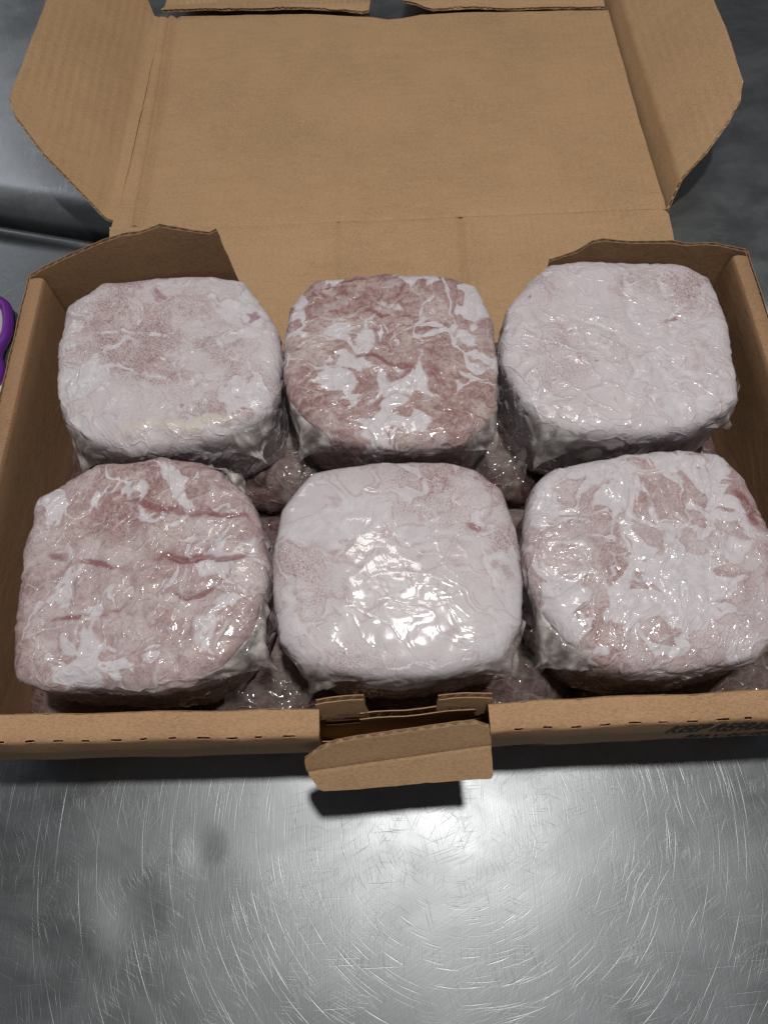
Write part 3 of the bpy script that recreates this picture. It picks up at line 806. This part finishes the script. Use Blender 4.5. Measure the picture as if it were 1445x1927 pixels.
pack('meat_pack', 'nearly white vacuum pack with star-shaped film creases, in rear right corner of box', OUT['BR'], 8.1, 16.6, mats['BR'], 4.4,
     ears=[(-128, 20, 1.6, 4.4, .1), (-38, 16, .8, 3.0, 0)],
     creases=[(19, 33, 13, 37, .10, .4, 'pale'), (19, 33, 24.5, 28.5, .12, .45, 'pale'), (19, 33, 17.5, 27, .13, .4, 'pale'), (19, 33, 25.5, 38, .10, .4, 'pale'), (19, 33, 19.8, 40, .10, .4, 'pale'), (19.5, 33, 21.5, 26.5, .08, .3, 'pale'), (22, 36.5, 22.8, 40.5, .10, .35, 'pale')])
pack('meat_pack', 'pinkish vacuum pack with dark red creases and crumpled film corner, front row left', OUT['FL'], 8.1, 16.7, mats['FL'], 6.2, lump=1.25,
     ears=[(-38, 22, 2.1, 2.6, .6), (-138, 14, .7, 2.6, 0), (50, 14, .8, 1.4, .5)],
     creases=[(-15, 16.8, -8.5, 17.3, .30, .22, 'red'), (-13.8, 14.7, -9, 14.9, .26, .22, 'red'), (-13.5, 20.6, -8.6, 19.8, .18, .2, 'red'), (-21, 12.8, -16.5, 14.2, .2, .2, 'red'), (-22.5, 17.5, -17, 16, .16, .25, 'red'), (-18, 21.8, -12.5, 20.2, .14, .25, 'red')])
pack('meat_pack', 'smoothest pale lilac vacuum pack with a broad white glare, behind the locking tab', OUT['FM'], 8.1, 16.9, mats['FM'], 8.1, lump=.6, dome=.6,
     ears=[(-128, 20, 1.0, 3.8, 0), (-44, 18, 1.3, 3.4, .1)],
     creases=[(5.4, 18.4, 6.8, 17.8, .05, .3, 'red'), (-7, 13.8, -2.5, 14.6, .06, .2, 'pale'), (0, 10.5, 3.6, 12.4, .06, .2, 'pale')])
pack('meat_pack', 'vacuum pack with zigzag white marbling and many glints, behind the printed front wall', OUT['FR'], 8.1, 16.9, mats['FR'], 9.7, lump=1.1,
     ears=[(-140, 21, 2.1, 2.8, .4), (-36, 16, 1.0, 3.0, 0)],
     creases=[(9.8, 19.2, 14.4, 18.4, -.16, .28, 'pale'), (10.4, 17.2, 13.8, 16.6, -.14, .25, 'pale'), (14.4, 11.6, 15.8, 13.6, -.14, .2, 'pale'), (11.2, 15.2, 14.0, 14.6, -.10, .25, 'pale'), (23.5, 21, 24.6, 17, .06, .35, 'red')])

# lower layer of bags, seen only in the gaps
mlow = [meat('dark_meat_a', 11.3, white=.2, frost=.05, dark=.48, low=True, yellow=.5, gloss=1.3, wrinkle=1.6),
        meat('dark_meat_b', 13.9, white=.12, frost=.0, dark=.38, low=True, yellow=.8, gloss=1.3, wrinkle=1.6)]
def rrect(x0, x1, y0, y1, c):
    return [(x0 + c, y0), ((x0 + x1) / 2, y0 - .15), (x1 - c, y0), (x1, y0 + c), (x1 + .1, (y0 + y1) / 2), (x1, y1 - c), (x1 - c, y1), ((x0 + x1) / 2, y1), (x0 + c, y1), (x0, y1 - c), (x0, (y0 + y1) / 2), (x0, y0 + c)]
lows = [(-26.9, -14.8, ('under the pinkish crumpled-corner pack', 'under the pack with the cream fold')),
        (-14.5, -2.2, ('front gap left of glare pack', 'in the gap left of the reddest pack')),
        (-1.9, 13.6, ('front gap right of glare pack', 'in the gap right of the reddest pack')),
        (13.9, 28.9, ('under the pack with zigzag marbling', 'under the star-creased pack'))]
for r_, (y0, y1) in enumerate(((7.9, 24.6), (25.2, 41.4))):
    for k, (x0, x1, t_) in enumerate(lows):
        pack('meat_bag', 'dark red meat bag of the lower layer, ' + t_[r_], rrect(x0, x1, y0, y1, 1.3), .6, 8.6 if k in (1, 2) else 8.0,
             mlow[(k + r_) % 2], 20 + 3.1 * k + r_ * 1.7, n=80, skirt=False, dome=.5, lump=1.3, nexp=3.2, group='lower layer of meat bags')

M_FILM_C = film('clear_film', milk=.09)
# loose gathered film lying in the gaps
def loose_film(label, pts, wid, seed, mat):
    """crumpled ribbon of film following pts (cm)"""
    pts = np.array(pts, float); m = 60; kk = 16
    L = np.concatenate([[0], np.cumsum(np.linalg.norm(np.diff(pts, axis=0), axis=1))]); t = np.linspace(0, L[-1], m)
    C_ = np.stack([np.interp(t, L, pts[:, i]) for i in range(3)], -1)
    tg = np.gradient(C_, axis=0); tg /= np.linalg.norm(tg, axis=1)[:, None]
    sd = np.cross(tg, [0, 0, 1.0]); sd /= np.linalg.norm(sd, axis=1)[:, None]
    s_ = np.linspace(-1, 1, kk)
    P = C_[:, None, :] + sd[:, None, :] * s_[None, :, None] * wid * (1 + .3 * np.sin(t * .8 + seed))[:, None, None]
    q = P * .55 + seed * 7
    P[..., 2] += .55 * gnoise(q) + .35 * np.clip(ridge(q * 1.3) - .3, 0, 1) + .5 * (s_[None, :] ** 2)
    P[..., 0] += .3 * gnoise(q + 20); P[..., 1] += .3 * gnoise(q + 40)
    c = P.mean((0, 1)); 
    o = link('loose_film', grid_mesh('loose_film', P - c), mat); o.location = tuple(c * CM)
    o['label'] = label; o['category'] = 'plastic film'
    return o
loose_film('crumpled clear film between the rear packs left of the reddest pack', [(-7.6, 29.5, 10.2), (-7.4, 26.5, 11.3), (-6.6, 24.8, 11.6), (-5.6, 24.3, 11.2)], 1.3, 3.3, M_FILM_C)
loose_film('crumpled glinting film between the rear packs right of the reddest pack', [(9.3, 30.5, 10.0), (9.2, 27.5, 11.4), (9.6, 25.0, 11.6), (10.5, 24.4, 11.8)], 1.4, 5.1, M_FILM_C)
loose_film('glossy film in the front gap beside the crumpled-corner pack', [(-11.5, 8.4, 9.6), (-8.5, 8.6, 10.2), (-6.4, 9.2, 10.0), (-6.6, 12.2, 9.4)], 1.5, 7.7, M_FILM_C)
loose_film('glossy film in the front gap next to the slot stub', [(7.0, 8.4, 9.6), (8.6, 8.9, 10.4), (9.4, 11.0, 10.2), (9.2, 14.0, 9.6)], 1.4, 9.4, M_FILM_C)
loose_film('film sliver in the front right corner of the box', [(23.5, 8.6, 10.2), (25.5, 9.6, 11.0), (26.4, 12.0, 10.5)], 1.1, 12.4, M_FILM_C)

# ------------------------------------------------------------------ scissors and paper at the left edge
def plastic(name, col, rough=.38):
    s = NT(name)
    s.b.inputs['Base Color'].default_value = col + (1,); s.b.inputs['Roughness'].default_value = rough
    s.put(s.b.inputs['Normal'], s.bump(s.noise(s.coord(), 900, 2), .00012, .6)); return s.m
M_PUR = plastic('purple_plastic', (.13, .018, .24)); M_GRY = plastic('grey_rubber', (.42, .40, .47), .55)
sc = empty('scissors', (-43, 46, 0), 'purple handled scissors with pale grey grip lining left of the box', 'scissors')
def loop_tube(name, pts, rx, rz, mat, parent, n=64, k=12, zc=.8):
    pts = np.array(pts, float); m = len(pts)
    t = np.linspace(0, m, n, endpoint=False); i = t.astype(int); f = t - i
    g = lambda j: pts[(i + j) % m]
    C_ = .5 * ((2 * g(0)) + (-g(-1) + g(1)) * f[:, None] + (2 * g(-1) - 5 * g(0) + 4 * g(1) - g(2)) * (f ** 2)[:, None] + (-g(-1) + 3 * g(0) - 3 * g(1) + g(2)) * (f ** 3)[:, None])
    tg = np.roll(C_, -1, 0) - np.roll(C_, 1, 0); tg /= np.linalg.norm(tg, axis=1)[:, None]
    nr = np.stack([tg[:, 1], -tg[:, 0]], -1)
    a = np.linspace(0, 2 * np.pi, k, endpoint=False)
    rxa = np.asarray(rx) * np.ones(n)
    P = np.zeros((n + 1, k, 3))
    for ii in range(n + 1):
        q = ii % n
        P[ii, :, :2] = C_[q] + nr[q] * (np.cos(a) * rxa[q])[:, None]; P[ii, :, 2] = zc + np.sin(a) * rz
    P[..., 0] += 43; P[..., 1] -= 46
    return link(name, grid_mesh(name, P, closed=True), mat, parent)
big = [(-38.9, 50.9), (-38.7, 48.9), (-39.1, 47.3), (-39.1, 45.9), (-38.5, 44.4), (-38.7, 42.8), (-40.3, 41.9), (-42.3, 43.2), (-43.6, 46.0), (-43.6, 49.4), (-42.6, 52.2), (-41.0, 53.4), (-39.6, 52.7)]
loop_tube('handle_loop', big, .62, .62, M_PUR, sc, n=78)
c_ = np.array(big).mean(0); inn = [tuple(c_ + (np.array(p) - c_) * .80) for p in big]
loop_tube('grip_lining', inn, .34, .56, M_GRY, sc, n=78, zc=.86)
sm = [(x * 1 - 6.4, 94.5 - y + .3) for x, y in big][::-1]
loop_tube('handle_loop', sm, .58, .6, M_PUR, sc)
for sgn in (1, -1):
    bm = bmesh.new()
    pts = [(-41.5, 42.8), (-43.0, 42.3), (-44.3 - sgn * .4, 34), (-45.5 - sgn * 1.2, 26), (-44.2 - sgn * 1.2, 26.2), (-42.8 - sgn * .3, 36)]
    z = .55 + (sgn > 0) * .17
    vs = [bm.verts.new(((x + 43) * CM, (y - 46) * CM, z * CM)) for x, y in pts]; f = bm.faces.new(vs)
    r = bmesh.ops.extrude_face_region(bm, geom=[f]); bmesh.ops.translate(bm, verts=[e for e in r['geom'] if isinstance(e, bmesh.types.BMVert)], vec=(0, 0, .0015))
    me = D.meshes.new('blade'); bmesh.ops.recalc_face_normals(bm, faces=bm.faces); bm.to_mesh(me); bm.free()
    link('blade', me, M_STEEL_B, sc)
s_ = NT('white_paper'); s_.b.inputs['Roughness'].default_value = .8
s_.put(s_.b.inputs['Base Color'], s_.mix(s_.noise(s_.coord(), 120, 3), (.62, .63, .61), (.74, .75, .73)))
s_.put(s_.b.inputs['Normal'], s_.bump(s_.noise(s_.coord(), 300, 3), .0006, .6))
n = 26
gx, gy = np.meshgrid(np.linspace(-8, 7.2, n), np.linspace(-6, 1.9, n), indexing='ij')
gz = .25 + .18 * (1 + gnoise(np.stack([gx * .3, gy * .3, gx * 0], -1))) + .02 * gnoise(np.stack([gx, gy, gx * 0], -1) * 1.7)
Pp = np.stack([gx, gy, gz], -1)
o = link('paper_towel', grid_mesh('paper_towel', Pp), s_.m); o.location = (-.444, .410, 0)
md = o.modifiers.new('thick', 'SOLIDIFY'); md.thickness = .0012; md.offset = 0
o['label'] = 'white paper towel lying against the left side of the box'; o['category'] = 'paper towel'
